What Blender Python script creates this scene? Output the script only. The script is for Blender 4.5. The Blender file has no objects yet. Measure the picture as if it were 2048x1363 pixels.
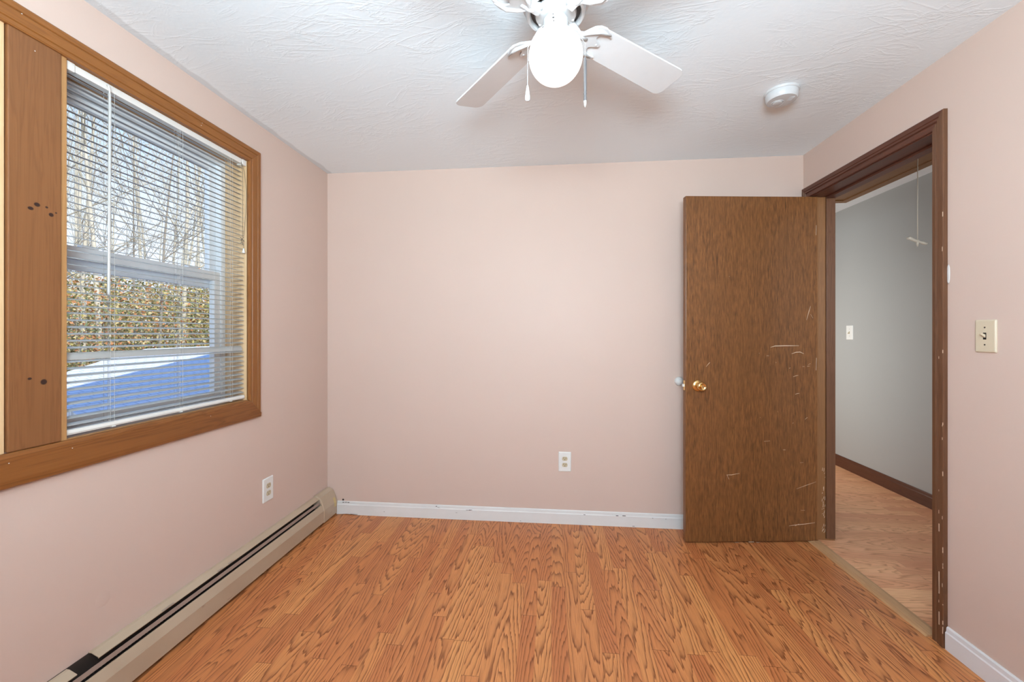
import bpy, bmesh, math, random
from mathutils import Vector, Matrix
from math import pi, sin, cos, radians as R
random.seed(7)
SC = bpy.context.scene
COL = SC.collection

# ---------------------------------------------------------------- camera, sky, sun, large lights, exposure
cam = bpy.data.cameras.new('camera')
cam.sensor_width = 36.0
cam.lens = 825 / 2048 * 36.0
cam.shift_y = -15.5 / 2048
cam.clip_start = 0.02
camo = bpy.data.objects.new('camera', cam)
COL.objects.link(camo)
camo.location = (0, 0, 1.205)
camo.rotation_euler = (pi / 2, 0, 0.0956)
SC.camera = camo

SC.view_settings.view_transform = 'Standard'
SC.view_settings.look = 'None'
SC.view_settings.exposure = 0.0
SC.view_settings.gamma = 1.0
SC.view_settings.use_curve_mapping = False

W = bpy.data.worlds.new('winter_sky')
SC.world = W
W.use_nodes = True
nt = W.node_tree
nt.nodes.clear()
n_out = nt.nodes.new('ShaderNodeOutputWorld')
n_bg = nt.nodes.new('ShaderNodeBackground')
n_cr = nt.nodes.new('ShaderNodeValToRGB')
n_sp = nt.nodes.new('ShaderNodeSeparateXYZ')
n_tc = nt.nodes.new('ShaderNodeTexCoord')
nt.links.new(n_tc.outputs['Generated'], n_sp.inputs[0])
nt.links.new(n_sp.outputs['Z'], n_cr.inputs[0])
nt.links.new(n_cr.outputs[0], n_bg.inputs[0])
nt.links.new(n_bg.outputs[0], n_out.inputs[0])
e = n_cr.color_ramp.elements
e[0].position = 0.0; e[0].color = (0.93, 0.95, 1.0, 1)
e[1].position = 1.0; e[1].color = (0.05, 0.24, 0.90, 1)
x = e.new(0.22); x.color = (0.80, 0.90, 1.0, 1)
x = e.new(0.45); x.color = (0.36, 0.61, 1.0, 1)
n_bg.inputs[1].default_value = 1.30

SUN_DIR = Vector((0.6, -0.3, 0.6)).normalized()      # towards the sun, behind the house
sl = bpy.data.lights.new('sun', 'SUN')
sl.energy = 4.2; sl.angle = 0.006; sl.color = (1.0, 0.95, 0.86)
so = bpy.data.objects.new('sun', sl); COL.objects.link(so)
so.rotation_euler = SUN_DIR.to_track_quat('Z', 'Y').to_euler()

def area(name, loc, target, sx, sy, watts, color):
    l = bpy.data.lights.new(name, 'AREA'); l.shape = 'RECTANGLE'; l.size = sx; l.size_y = sy
    l.energy = watts; l.color = color
    o = bpy.data.objects.new(name, l); COL.objects.link(o)
    o.location = loc
    o.rotation_euler = (Vector(loc) - Vector(target)).to_track_quat('Z', 'Y').to_euler()
    return o
# assumed lamp behind the camera, set in an added opening of the rear wall
area('assumed_rear_lamp', (-0.05, -0.47, 1.48), (-0.05, 2.0, 2.1), 0.42, 0.42, 7, (0.82, 0.93, 1.0))
# added upward fill lamp behind the camera, brightens the ceiling
area('rear_ceiling_fill', (-0.05, -0.44, 1.60), (-0.05, 1.4, 3.1), 0.9, 0.4, 87, (0.71, 0.89, 1.0))
# assumed lamp for unseen daylight at the near end of the hallway
area('assumed_hallway_lamp', (2.1, 0.35, 1.55), (2.15, 3.0, 1.1), 0.7, 1.0, 12, (0.90, 0.95, 1.0))
# added hidden fill lamp in a made-up side opening, brightens the hallway wall
area('hallway_wall_fill', (1.60, 4.05, 1.05), (2.6, 4.05, 1.0), 0.72, 1.7, 12, (1.0, 0.96, 0.89))

# ---------------------------------------------------------------- helpers
XL, XR, D, HC = -1.496, 1.507, 2.636, 2.275
REAR = -0.45

def setp(o, label=None, cat=None, group=None, kind=None):
    if label: o['label'] = label
    if cat: o['category'] = cat
    if group: o['group'] = group
    if kind: o['kind'] = kind
    return o

def world_loc(o):
    v = Vector((0, 0, 0))
    while o: v = v + o.location; o = o.parent
    return v

def obj(name, bm, mat, parent=None, smooth=False, bevel=0, seg=2, origin=None, auto=None):
    """link bm (in world coordinates) as one mesh object, optionally under a parent"""
    bmesh.ops.recalc_face_normals(bm, faces=bm.faces)
    base = world_loc(parent) if parent else Vector((0, 0, 0))
    if parent is None and origin: base = Vector(origin)
    bmesh.ops.translate(bm, verts=bm.verts, vec=-base)
    me = bpy.data.meshes.new(name); bm.to_mesh(me); bm.free()
    mats = mat if isinstance(mat, (list, tuple)) else [mat]
    for m in mats: me.materials.append(m)
    if smooth:
        for p in me.polygons: p.use_smooth = True
    o = bpy.data.objects.new(name, me); COL.objects.link(o)
    if parent: o.parent = parent
    elif origin: o.location = base
    if bevel:
        b = o.modifiers.new('bevel', 'BEVEL'); b.width = bevel; b.segments = seg
        b.limit_method = 'ANGLE'; b.angle_limit = R(40)
    if smooth and auto is not None:
        try:
            me.set_sharp_from_angle(angle=R(auto))
        except Exception:
            pass
    return o

def empty(name, loc, label, cat, group=None, kind=None):
    o = bpy.data.objects.new(name, None); COL.objects.link(o); o.location = loc
    o.empty_display_size = 0.05
    return setp(o, label, cat, group, kind)

def BM(): return bmesh.new()

def box(bm, x0, x1, y0, y1, z0, z1, mi=0):
    vs = [bm.verts.new(p) for p in ((x0,y0,z0),(x1,y0,z0),(x1,y1,z0),(x0,y1,z0),(x0,y0,z1),(x1,y0,z1),(x1,y1,z1),(x0,y1,z1))]
    for f in ((3,2,1,0),(4,5,6,7),(0,1,5,4),(1,2,6,5),(2,3,7,6),(3,0,4,7)):
        bm.faces.new([vs[i] for i in f]).material_index = mi
    return vs

def loft(bm, rings, caps=True, closed=True, mi=0):
    V = [[bm.verts.new(p) for p in r] for r in rings]
    n = len(V[0])
    for a, b in zip(V[:-1], V[1:]):
        for i in range(n if closed else n - 1):
            j = (i + 1) % n
            bm.faces.new((a[i], a[j], b[j], b[i])).material_index = mi
    if caps:
        bm.faces.new(V[0][::-1]).material_index = mi
        bm.faces.new(V[-1]).material_index = mi
    return V

def prism_y(bm, prof, y0, y1, mi=0):
    """profile of (x, z) pairs extruded along y"""
    loft(bm, [[(p[0], y0, p[1]) for p in prof], [(p[0], y1, p[1]) for p in prof]], mi=mi)

def tube(bm, pts, rad, n=8, caps=True, mi=0):
    pts = [Vector(p) for p in pts]
    rads = rad if isinstance(rad, (list, tuple)) else [rad] * len(pts)
    rings = []; up = None
    for i, p in enumerate(pts):
        t = (pts[min(i + 1, len(pts) - 1)] - pts[max(i - 1, 0)]).normalized()
        if up is None:
            up = t.cross(Vector((0, 0, 1)))
            if up.length < 1e-3: up = t.cross(Vector((1, 0, 0)))
            up.normalize()
        else:
            up = (up - t * up.dot(t)).normalized()
        w = t.cross(up)
        rings.append([p + (up * cos(2*pi*k/n) + w * sin(2*pi*k/n)) * rads[i] for k in range(n)])
    loft(bm, rings, caps, mi=mi)

def lathe(bm, prof, c, n=32, axis=(0, 0, 1), caps=True, mi=0):
    """prof = (radius, height along axis) pairs"""
    a = Vector(axis).normalized()
    u = a.cross(Vector((0, 0, 1)) if abs(a.z) < 0.9 else Vector((1, 0, 0))).normalized(); w = a.cross(u)
    c = Vector(c)
    rings = [[c + a * h + (u * cos(2*pi*k/n) + w * sin(2*pi*k/n)) * max(r, 1e-4) for k in range(n)] for r, h in prof]
    loft(bm, rings, caps, mi=mi)

def quadface(bm, pts, mi=0):
    f = bm.faces.new([bm.verts.new(p) for p in pts]); f.material_index = mi; return f

def poly_extrude(bm, pts2, frame, t0, t1, mi=0):
    """2-d outline placed in frame (origin, ex, ey, ez), extruded along ez from t0 to t1"""
    o, ex, ey, ez = frame
    f = lambda p, t: o + ex * p[0] + ey * p[1] + ez * t
    loft(bm, [[f(p, t0) for p in pts2], [f(p, t1) for p in pts2]], mi=mi)

# ---------------------------------------------------------------- materials
class NB:
    def __init__(s, name):
        s.m = bpy.data.materials.new(name); s.m.use_nodes = True
        s.t = s.m.node_tree; s.b = s.t.nodes['Principled BSDF']
    def n(s, typ, **kw):
        d = s.t.nodes.new(typ)
        for k, v in kw.items(): setattr(d, k, v)
        return d
    def put(s, sock, v):
        if hasattr(v, 'is_linked') or isinstance(v, bpy.types.NodeSocket): s.t.links.new(v, sock)
        else: sock.default_value = v
    def math(s, op, a, b=None, c=None, clamp=False):
        d = s.n('ShaderNodeMath', operation=op); d.use_clamp = clamp
        s.put(d.inputs[0], a)
        if b is not None: s.put(d.inputs[1], b)
        if c is not None: s.put(d.inputs[2], c)
        return d.outputs[0]
    def coord(s): return s.n('ShaderNodeTexCoord').outputs['Object']
    def xyz(s, v):
        d = s.n('ShaderNodeSeparateXYZ'); s.put(d.inputs[0], v); return d.outputs
    def comb(s, x, y, z):
        d = s.n('ShaderNodeCombineXYZ')
        for i, v in enumerate((x, y, z)): s.put(d.inputs[i], v)
        return d.outputs[0]
    def scale(s, v, sc, off=(0, 0, 0)):
        d = s.n('ShaderNodeMapping'); s.put(d.inputs[0], v)
        d.inputs['Scale'].default_value = sc; d.inputs['Location'].default_value = off
        return d.outputs[0]
    def noise(s, v, sc=5, det=4, rough=0.5, dist=0.0):
        d = s.n('ShaderNodeTexNoise'); s.put(d.inputs['Vector'], v)
        d.inputs['Scale'].default_value = sc; d.inputs['Detail'].default_value = det
        d.inputs['Roughness'].default_value = rough; d.inputs['Distortion'].default_value = dist
        return d.outputs[0]
    def white(s, v, dim='2D'):
        d = s.n('ShaderNodeTexWhiteNoise', noise_dimensions=dim)
        if dim == '1D': s.put(d.inputs['W'], v)
        else: s.put(d.inputs['Vector'], v)
        return d.outputs
    def ramp(s, f, stops, interp='LINEAR'):
        d = s.n('ShaderNodeValToRGB'); s.put(d.inputs[0], f)
        cr = d.color_ramp; cr.interpolation = interp
        while len(cr.elements) < len(stops): cr.elements.new(0.5)
        for el, (p, c) in zip(cr.elements, stops):
            el.position = p; el.color = (*c, 1) if len(c) == 3 else c
        return d.outputs[0]
    def mix(s, f, a, b, mode='MIX'):
        d = s.n('ShaderNodeMix', data_type='RGBA', blend_type=mode)
        s.put(d.inputs[0], f)
        for i, v in ((6, a), (7, b)):
            s.put(d.inputs[i], (*v, 1) if isinstance(v, tuple) and len(v) == 3 else v)
        return d.outputs[2]
    def bump(s, h, strength=0.3, dist=0.01):
        d = s.n('ShaderNodeBump'); s.put(d.inputs['Height'], h)
        d.inputs['Strength'].default_value = strength; d.inputs['Distance'].default_value = dist
        s.t.links.new(d.outputs[0], s.b.inputs['Normal'])
    def base(s, c): s.put(s.b.inputs['Base Color'], (*c, 1) if isinstance(c, tuple) and len(c) == 3 else c)
    def set(s, **kw):
        for k, v in kw.items(): s.put(s.b.inputs[k.replace('_', ' ')], v)
        return s

def srgb(r, g, b):
    f = lambda c: (c/255/12.92) if c/255 <= 0.04045 else ((c/255 + 0.055)/1.055)**2.4
    return (f(r), f(g), f(b))

def simple(name, c, rough=0.5, var=0.06, sc=30, metal=0.0, bump=0.0, spec=0.5):
    b = NB(name); v = b.coord()
    nz = b.noise(v, sc, 4)
    b.base(b.mix(nz, tuple(k*(1-var) for k in c), tuple(min(1, k*(1+var)) for k in c)))
    b.set(Roughness=rough, Metallic=metal)
    b.b.inputs['Specular IOR Level'].default_value = spec
    if bump: b.bump(nz, bump, 0.003)
    return b.m

def paint_wall(name, c, var=0.035):
    b = NB(name); v = b.coord()
    big = b.noise(v, 1.7, 3)
    fine = b.noise(v, 160, 2)
    mid = b.noise(v, 14, 4)
    b.base(b.mix(big, tuple(k*(1-var) for k in c), tuple(k*(1+var) for k in c)))
    b.set(Roughness=0.48); b.b.inputs['Specular IOR Level'].default_value = 0.22
    h = b.math('ADD', b.math('MULTIPLY', fine, 0.25), mid)
    b.bump(h, 0.10, 0.004)
    return b.m

def laminate(name, along='Y', w=0.0635, L=0.72, light=(0.74,0.285,0.092), dark=(0.17,0.044,0.014), gloss=0.36):
    b = NB(name); c = b.xyz(b.coord())
    u, v = (c['X'], c['Y']) if along == 'Y' else (c['Y'], c['X'])
    s = b.math('DIVIDE', u, w); i = b.math('FLOOR', s)
    fx = b.math('SUBTRACT', b.math('SUBTRACT', s, i), 0.5)
    r1 = b.white(i, '1D')['Value']
    yy = b.math('ADD', b.math('DIVIDE', v, L), b.math('MULTIPLY', r1, 7.31))
    j = b.math('FLOOR', yy)
    fy = b.math('SUBTRACT', yy, j)
    rc = b.n('ShaderNodeSeparateColor'); b.put(rc.inputs[0], b.white(b.comb(i, j, 0.0), '2D')['Color'])
    ra, rb, rg = rc.outputs
    # slice of a log: distance from the pith gives the rings
    wob = b.noise(b.comb(b.math('MULTIPLY', u, 22.0), b.math('MULTIPLY', v, 2.6), b.math('MULTIPLY', rb, 40.0)), 1.0, 3, 0.5)
    U = b.math('MULTIPLY', b.math('ADD', fx, b.math('MULTIPLY', b.math('SUBTRACT', ra, 0.5), 1.7)), w)
    sgn = b.math('SUBTRACT', b.math('MULTIPLY', b.math('GREATER_THAN', rg, 0.5), 2.0), 1.0)
    lv = b.math('MULTIPLY', b.math('SUBTRACT', fy, 0.5), L)
    slp = b.math('MULTIPLY', sgn, b.math('MULTIPLY_ADD', b.math('FRACT', b.math('MULTIPLY', rg, 7.0)), 0.070, 0.012))
    Z = b.math('ADD', b.math('MULTIPLY_ADD', rb, 0.05, 0.045), b.math('MULTIPLY', slp, lv))
    Z = b.math('ADD', Z, b.math('MULTIPLY', wob, 0.022))
    r = b.math('SQRT', b.math('ADD', b.math('MULTIPLY', U, U), b.math('MULTIPLY', Z, Z)))
    fine = b.noise(b.comb(b.math('MULTIPLY', u, 260.0), b.math('MULTIPLY', v, 7.0), 0.0), 1.0, 3, 0.6)
    ph = b.math('ADD', b.math('DIVIDE', r, 0.0064), b.math('MULTIPLY', fine, 0.5))
    fr = b.math('FRACT', ph)
    ring = b.ramp(fr, [(0.0, (0.85,)*3), (0.07, (0.0,)*3), (0.55, (0.08,)*3), (0.80, (0.42,)*3), (0.95, (1.0,)*3), (1.0, (0.85,)*3)])
    pores = b.ramp(fine, [(0.36, (1,)*3), (0.50, (0,)*3)])
    k = b.math('MINIMUM', b.math('ADD', b.math('MULTIPLY', ring, 0.82), b.math('MULTIPLY', pores, 0.30)), 1.0)
    tone = b.mix(ra, (light[0]*0.78, light[1]*0.66, light[2]*0.72), (min(1, light[0]*1.10), light[1]*1.24, light[2]*1.30))
    tone = b.mix(b.math('MULTIPLY', rg, 0.60), tone, (light[0]*0.83, light[1]*0.70, light[2]*0.72))
    col = b.mix(k, tone, dark)
    soft = b.noise(b.comb(b.math('MULTIPLY', u, 30.0), b.math('MULTIPLY', v, 1.2), rb), 1.0, 2)
    col = b.mix(b.math('MULTIPLY', soft, 0.25), col, tuple(q*0.72 for q in light))
    # joints between the strips
    ex = b.math('GREATER_THAN', b.math('ABSOLUTE', fx), 0.488)
    ey = b.math('LESS_THAN', b.math('MINIMUM', fy, b.math('SUBTRACT', 1.0, fy)), 0.0016)
    col = b.mix(b.math('MAXIMUM', b.math('MULTIPLY', ex, 0.10), b.math('MULTIPLY', ey, 0.5)), col, tuple(q*0.5 for q in dark))
    b.base(col)
    b.put(b.b.inputs['Roughness'], b.math('MULTIPLY_ADD', k, 0.08, gloss))
    b.b.inputs['Specular IOR Level'].default_value = 0.4
    b.bump(k, 0.03, 0.002)
    return b.m

def wood(name, light, dark, axis='Z', sc=1.0, rough=0.42, contrast=0.55, knots=(), mott=0.2, fine=None, fw=0.45):
    """stained timber with its grain along one axis; knots = list of (centre, radius)"""
    b = NB(name); v = b.coord()
    st = {'X': (1.4, 26, 26), 'Y': (26, 1.4, 26), 'Z': (26, 26, 1.4)}[axis]
    st2 = {'X': (4, 260, 260), 'Y': (260, 4, 260), 'Z': (260, 260, 4)}[axis]
    st2 = fine or st2
    vv = b.scale(v, tuple(q*sc for q in st))
    g1 = b.noise(vv, 1.0, 4, 0.55, 0.6)
    g2 = b.noise(b.scale(v, tuple(q*sc for q in st2)), 1.0, 3, 0.6)
    fr = b.math('FRACT', b.math('MULTIPLY', g1, 9.0))
    ring = b.ramp(fr, [(0.0, (0.6,)*3), (0.15, (0.0,)*3), (0.6, (0.25,)*3), (0.9, (1.0,)*3), (1.0, (0.6,)*3)])
    k = b.math('MULTIPLY_ADD', b.ramp(g2, [(0.30, (0,)*3), (0.68, (1,)*3)]) if fine else g2, fw, b.math('MULTIPLY', ring, contrast*0.6))
    k = b.math('SUBTRACT', k, 0.08, clamp=True)
    col = b.mix(k, light, dark)
    m = b.noise(v, 3.5*sc, 4)
    col = b.mix(b.math('MULTIPLY', m, mott*2), col, tuple(q*0.6 for q in light))
    c = b.xyz(v)
    for (kc, kr, ks) in knots:
        # dark oval knots at their own places
        dx = b.math('DIVIDE', b.math('SUBTRACT', c['Y'], kc[1]), kr)
        dz = b.math('DIVIDE', b.math('SUBTRACT', c['Z'], kc[2]), kr*ks)
        d = b.math('SQRT', b.math('ADD', b.math('MULTIPLY', dx, dx), b.math('MULTIPLY', dz, dz)))
        d = b.math('ADD', d, b.math('MULTIPLY', g1, 0.3))
        f = b.ramp(d, [(0.0, (1,)*3), (0.75, (1,)*3), (1.0, (0,)*3)])
        col = b.mix(f, col, (0.035, 0.014, 0.010))
    b.base(col); b.set(Roughness=rough); b.b.inputs['Specular IOR Level'].default_value = 0.4
    b.bump(k, 0.06, 0.002)
    return b.m

M = {}
PINK = srgb(212, 188, 175)
M['pink'] = paint_wall('pink_wall_paint', PINK)
M['grey_wall'] = paint_wall('grey_hallway_paint', srgb(172, 172, 170))
M['floor'] = laminate('oak_laminate', 'Y')
M['hall_floor'] = laminate('pale_oak_laminate', 'X', w=0.066, L=0.6, light=(0.92,0.47,0.235), dark=(0.48,0.20,0.09), gloss=0.42)
M['white'] = simple('white_plastic', (0.80, 0.79, 0.76), 0.35)
M['vinyl'] = simple('white_vinyl', (0.89, 0.90, 0.91), 0.35)
M['fan_white'] = simple('white_enamel', (0.60, 0.60, 0.60), 0.35, 0.02)
M['blade'] = simple('white_fan_blade', (0.74, 0.74, 0.74), 0.45, 0.03)
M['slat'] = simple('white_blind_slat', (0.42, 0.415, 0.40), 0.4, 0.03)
M['rail'] = simple('ivory_blind_rail', (0.78, 0.75, 0.70), 0.4, 0.03)
M['cord'] = simple('blind_cord', (0.55, 0.53, 0.50), 0.8)
M['old_cord'] = simple('old_lift_cord', (0.22, 0.17, 0.12), 0.8)
M['wand'] = simple('grey_wand', (0.50, 0.49, 0.47), 0.25)
M['ivory'] = simple('ivory_plastic', srgb(212, 196, 170), 0.35, 0.03)
M['almond'] = simple('almond_receptacle', srgb(200, 185, 155), 0.35, 0.03)
M['black'] = simple('dark_slot', (0.01, 0.008, 0.007), 0.6)
M['screw'] = simple('screw_metal', (0.45, 0.40, 0.34), 0.35, metal=0.8)
M['brass'] = simple('polished_brass', (0.86, 0.60, 0.27), 0.16, 0.05, metal=1.0)
M['dark_metal'] = simple('dark_dusty_metal', (0.045, 0.032, 0.026), 0.6, 0.3)
M['rubber'] = simple('white_rubber', (0.70, 0.69, 0.67), 0.55)
M['bone'] = simple('bone_handle', (0.72, 0.67, 0.56), 0.5)
M['chip'] = simple('bare_scratch', (0.72, 0.55, 0.40), 0.7, 0.2)
M['grime'] = simple('dark_chip', (0.05, 0.03, 0.025), 0.8)
M['chrome'] = simple('bead_chain', (0.5, 0.5, 0.5), 0.3, metal=0.9)
M['spackle'] = simple('white_spackle', (0.75, 0.72, 0.70), 0.8)
M['bronze'] = simple('dark_pull_rod', (0.16, 0.15, 0.15), 0.3, metal=0.4)

PINE = (0.34, 0.128, 0.030); PINE_D = (0.16, 0.046, 0.010)
M['casing_z'] = wood('stained_pine_upright', PINE, PINE_D, 'Z')
M['casing_y'] = wood('stained_pine_level', PINE, PINE_D, 'Y')
M['apron'] = wood('stained_pine_apron', (0.30, 0.108, 0.026), (0.12, 0.034, 0.008), 'Y', 0.7, contrast=0.8)
kn0 = [((0, 1.060, 1.578), .010, .8), ((0, 1.045, 1.563), .0095, .7), ((0, 1.083, 1.577), .005, .8), ((0, 1.094, 1.558), .009, .9), ((0, 1.106, 1.567), .004, .8),
      ((0, 1.043, 1.075), .007, .7), ((0, 1.076, 1.062), .011, 1.0)]
kn = [((0, c_[1] - 1.05, c_[2] - 0.783), r_, k_) for c_, r_, k_ in kn0]
M['board'] = wood('stained_pine_board', (0.29, 0.118, 0.042), (0.14, 0.046, 0.014), 'Z', 0.8, contrast=0.45, knots=kn, mott=0.25)
M['jamb'] = wood('bare_pine', (0.80, 0.55, 0.31), (0.58, 0.34, 0.15), 'Z', 0.8, contrast=0.4, mott=0.08)
M['jamb_edge'] = wood('pine_edge', (0.50, 0.26, 0.10), (0.32, 0.14, 0.045), 'Z', 0.9, contrast=0.4, mott=0.1)
M['dark_z'] = wood('dark_walnut_upright', (0.19, 0.085, 0.042), (0.06, 0.020, 0.010), 'Z', 1.0, rough=0.32)
M['dark_y'] = wood('dark_walnut_level', (0.150, 0.052, 0.030), (0.045, 0.014, 0.009), 'Y', 1.0, rough=0.45)
M['stop_z'] = wood('worn_jamb', (0.33, 0.15, 0.055), (0.12, 0.04, 0.014), 'Z', 1.2, rough=0.4, mott=0.3)
M['door'] = wood('oak_veneer', (0.335, 0.135, 0.043), (0.020, 0.007, 0.004), 'Z', 1.0, rough=0.36, contrast=0.55, mott=0.45, fine=(170, 170, 20), fw=0.75)
M['hatch'] = wood('brown_plywood', (0.25, 0.115, 0.035), (0.13, 0.05, 0.015), 'Y', 0.8, mott=0.2)
M['hall_base'] = wood('hall_baseboard_wood', (0.13, 0.050, 0.028), (0.05, 0.016, 0.010), 'Y', 1.0, rough=0.3)
M['thresh'] = wood('threshold_wood', (0.66, 0.38, 0.19), (0.42, 0.20, 0.085), 'Y', 1.2, rough=0.45)

def ceiling_mat():
    b = NB('skip_trowel_ceiling'); v = b.coord()
    def swipe(rot, sc, off, p):
        d = b.n('ShaderNodeMapping'); b.put(d.inputs[0], v); d.inputs['Rotation'].default_value = (0, 0, R(rot))
        n = b.noise(b.scale(d.outputs[0], sc, off), 1.0, 5, 0.55, 0.9)
        return b.math('POWER', b.math('SUBTRACT', 1.0, b.math('ABSOLUTE', b.math('MULTIPLY_ADD', n, 2.0, -1.0))), p)
    r1 = swipe(20, (3.2, 11.0, 1.0), (0, 0, 0), 26.0)
    r2 = swipe(-12, (5.0, 22.0, 1.0), (3, 5, 0), 18.0)
    m1 = b.ramp(b.noise(v, 2.3, 3), [(0.46, (0,)*3), (0.62, (1,)*3)])
    m2 = b.ramp(b.noise(b.scale(v, (1, 1, 1), (7, 2, 0)), 3.1, 3), [(0.44, (0,)*3), (0.60, (1,)*3)])
    fine = b.noise(v, 70, 4)
    h = b.math('ADD', b.math('MULTIPLY', r1, m1), b.math('MULTIPLY', b.math('MULTIPLY', r2, m2), 0.7))
    h = b.math('ADD', h, b.math('MULTIPLY', fine, 0.30))
    c = b.xyz(v)
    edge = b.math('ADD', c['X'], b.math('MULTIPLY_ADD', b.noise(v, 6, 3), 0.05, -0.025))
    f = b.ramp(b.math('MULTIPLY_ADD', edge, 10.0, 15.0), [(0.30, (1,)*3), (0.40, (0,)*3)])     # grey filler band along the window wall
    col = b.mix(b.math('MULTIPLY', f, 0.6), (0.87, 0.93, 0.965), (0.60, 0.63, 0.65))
    b.base(col); b.set(Roughness=0.7); b.b.inputs['Specular IOR Level'].default_value = 0.25
    b.bump(h, 0.26, 0.0035)
    return b.m
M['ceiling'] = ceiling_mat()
M['hall_ceiling'] = simple('hall_ceiling_paint', (0.72, 0.73, 0.74), 0.7)

def chipped_white():
    b = NB('chipped_white_paint'); v = b.coord()
    n = b.noise(b.scale(v, (9, 40, 55)), 1.0, 4, 0.6)
    f = b.ramp(n, [(0.70, (0,)*3), (0.72, (1,)*3)])
    b.base(b.mix(f, b.mix(b.noise(v, 8, 3), (0.72, 0.71, 0.69), (0.82, 0.81, 0.79)), (0.10, 0.06, 0.05)))
    b.set(Roughness=0.4)
    return b.m
M['chipped'] = chipped_white()
M['trim_white'] = simple('white_trim_paint', (0.78, 0.77, 0.78), 0.38, 0.03, 6)

def heater_mat():
    b = NB('tan_heater_enamel'); v = b.coord()
    n = b.noise(b.scale(v, (60, 9, 60)), 1.0, 5, 0.65)
    f = b.ramp(n, [(0.66, (0,)*3), (0.74, (1,)*3)])
    b.base(b.mix(b.math('MULTIPLY', f, 0.55), b.mix(b.noise(v, 5, 3), srgb(178, 156, 132), srgb(196, 176, 152)), srgb(120, 92, 70)))
    b.set(Roughness=0.42)
    return b.m
M['heater'] = heater_mat()
M['vane'] = simple('dusty_pink_brown_vane', srgb(150, 125, 112), 0.4, 0.1)

def globe_mat():
    b = NB('lit_opal_globe')
    b.base((0.95, 0.95, 0.95)); b.set(Roughness=0.3)
    b.b.inputs['Emission Color'].default_value = (1.0, 0.985, 0.96, 1)
    b.b.inputs['Emission Strength'].default_value = 1.2
    return b.m
M['globe'] = globe_mat()

def glass_mat():
    m = bpy.data.materials.new('window_glass'); m.use_nodes = True; t = m.node_tree; t.nodes.clear()
    o = t.nodes.new('ShaderNodeOutputMaterial'); mx = t.nodes.new('ShaderNodeMixShader')
    tr = t.nodes.new('ShaderNodeBsdfTransparent'); gl = t.nodes.new('ShaderNodeBsdfGlossy'); fr = t.nodes.new('ShaderNodeValue')
    gl.inputs['Roughness'].default_value = 0.02; fr.outputs[0].default_value = 0.03
    tr.inputs[0].default_value = (0.97, 0.985, 1.0, 1)
    t.links.new(fr.outputs[0], mx.inputs[0]); t.links.new(tr.outputs[0], mx.inputs[1]); t.links.new(gl.outputs[0], mx.inputs[2])
    t.links.new(mx.outputs[0], o.inputs[0])
    return m
M['glass'] = glass_mat()

def snow_roof():
    b = NB('frosted_shingles'); v = b.coord()
    br = b.n('ShaderNodeTexBrick'); b.put(br.inputs['Vector'], b.scale(b.comb(b.xyz(v)['Y'], b.xyz(v)['X'], 0.0), (1, 1, 1)))
    br.inputs['Scale'].default_value = 5.0; br.inputs['Mortar Size'].default_value = 0.03
    br.inputs['Color1'].default_value = (0.88, 0.89, 0.9, 1); br.inputs['Color2'].default_value = (0.80, 0.82, 0.84, 1)
    br.inputs['Mortar'].default_value = (0.55, 0.57, 0.6, 1)
    b.base(br.outputs[0]); b.set(Roughness=0.8)
    b.bump(br.outputs['Fac'], 0.3, -0.01)
    return b.m
M['snow'] = snow_roof()
M['ground'] = simple('leaf_litter', (0.22, 0.16, 0.08), 0.95, 0.5, 3)
M['bark'] = simple('pale_bark', (0.66, 0.60, 0.47), 0.9, 0.35, 5)
M['bark2'] = simple('grey_bark', (0.36, 0.31, 0.24), 0.9, 0.35, 5)
M['leaf_olive'] = simple('olive_leaves', (0.42, 0.36, 0.10), 0.8, 0.3)
M['leaf_tan'] = simple('tan_leaves', (0.66, 0.52, 0.25), 0.8, 0.3)
M['leaf_rust'] = simple('rust_leaves', (0.55, 0.24, 0.09), 0.8, 0.3)
M['leaf_green'] = simple('dark_green_leaves', (0.18, 0.21, 0.09), 0.8, 0.3)
M['siding'] = simple('house_siding', (0.6, 0.58, 0.55), 0.8)
M['shingle'] = simple('dark_shingles', (0.10, 0.10, 0.11), 0.9)

# ---------------------------------------------------------------- the room shell
WY0, WY1, WZ0, WZ1 = 0.195, 1.918, 0.862, 2.072      # rough opening of the double window
DY0, DY1, DZ1 = 1.772, 2.586, 2.016                  # rough opening of the doorway
HX = 2.600; HALL_Z = 2.312; HY0, HY1 = 0.25, 5.4
WT = 0.19

b = BM(); box(b, XL - WT, 1.512, REAR - 0.12, D + 0.12, -0.08, 0.0)
setp(obj('floor', b, M['floor']), 'reddish oak laminate strip floor of the bedroom', 'floor', kind='structure')
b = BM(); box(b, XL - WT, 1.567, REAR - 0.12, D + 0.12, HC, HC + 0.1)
setp(obj('ceiling', b, M['ceiling']), 'white skip-trowel plaster ceiling of the bedroom', 'ceiling', kind='structure')

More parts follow.
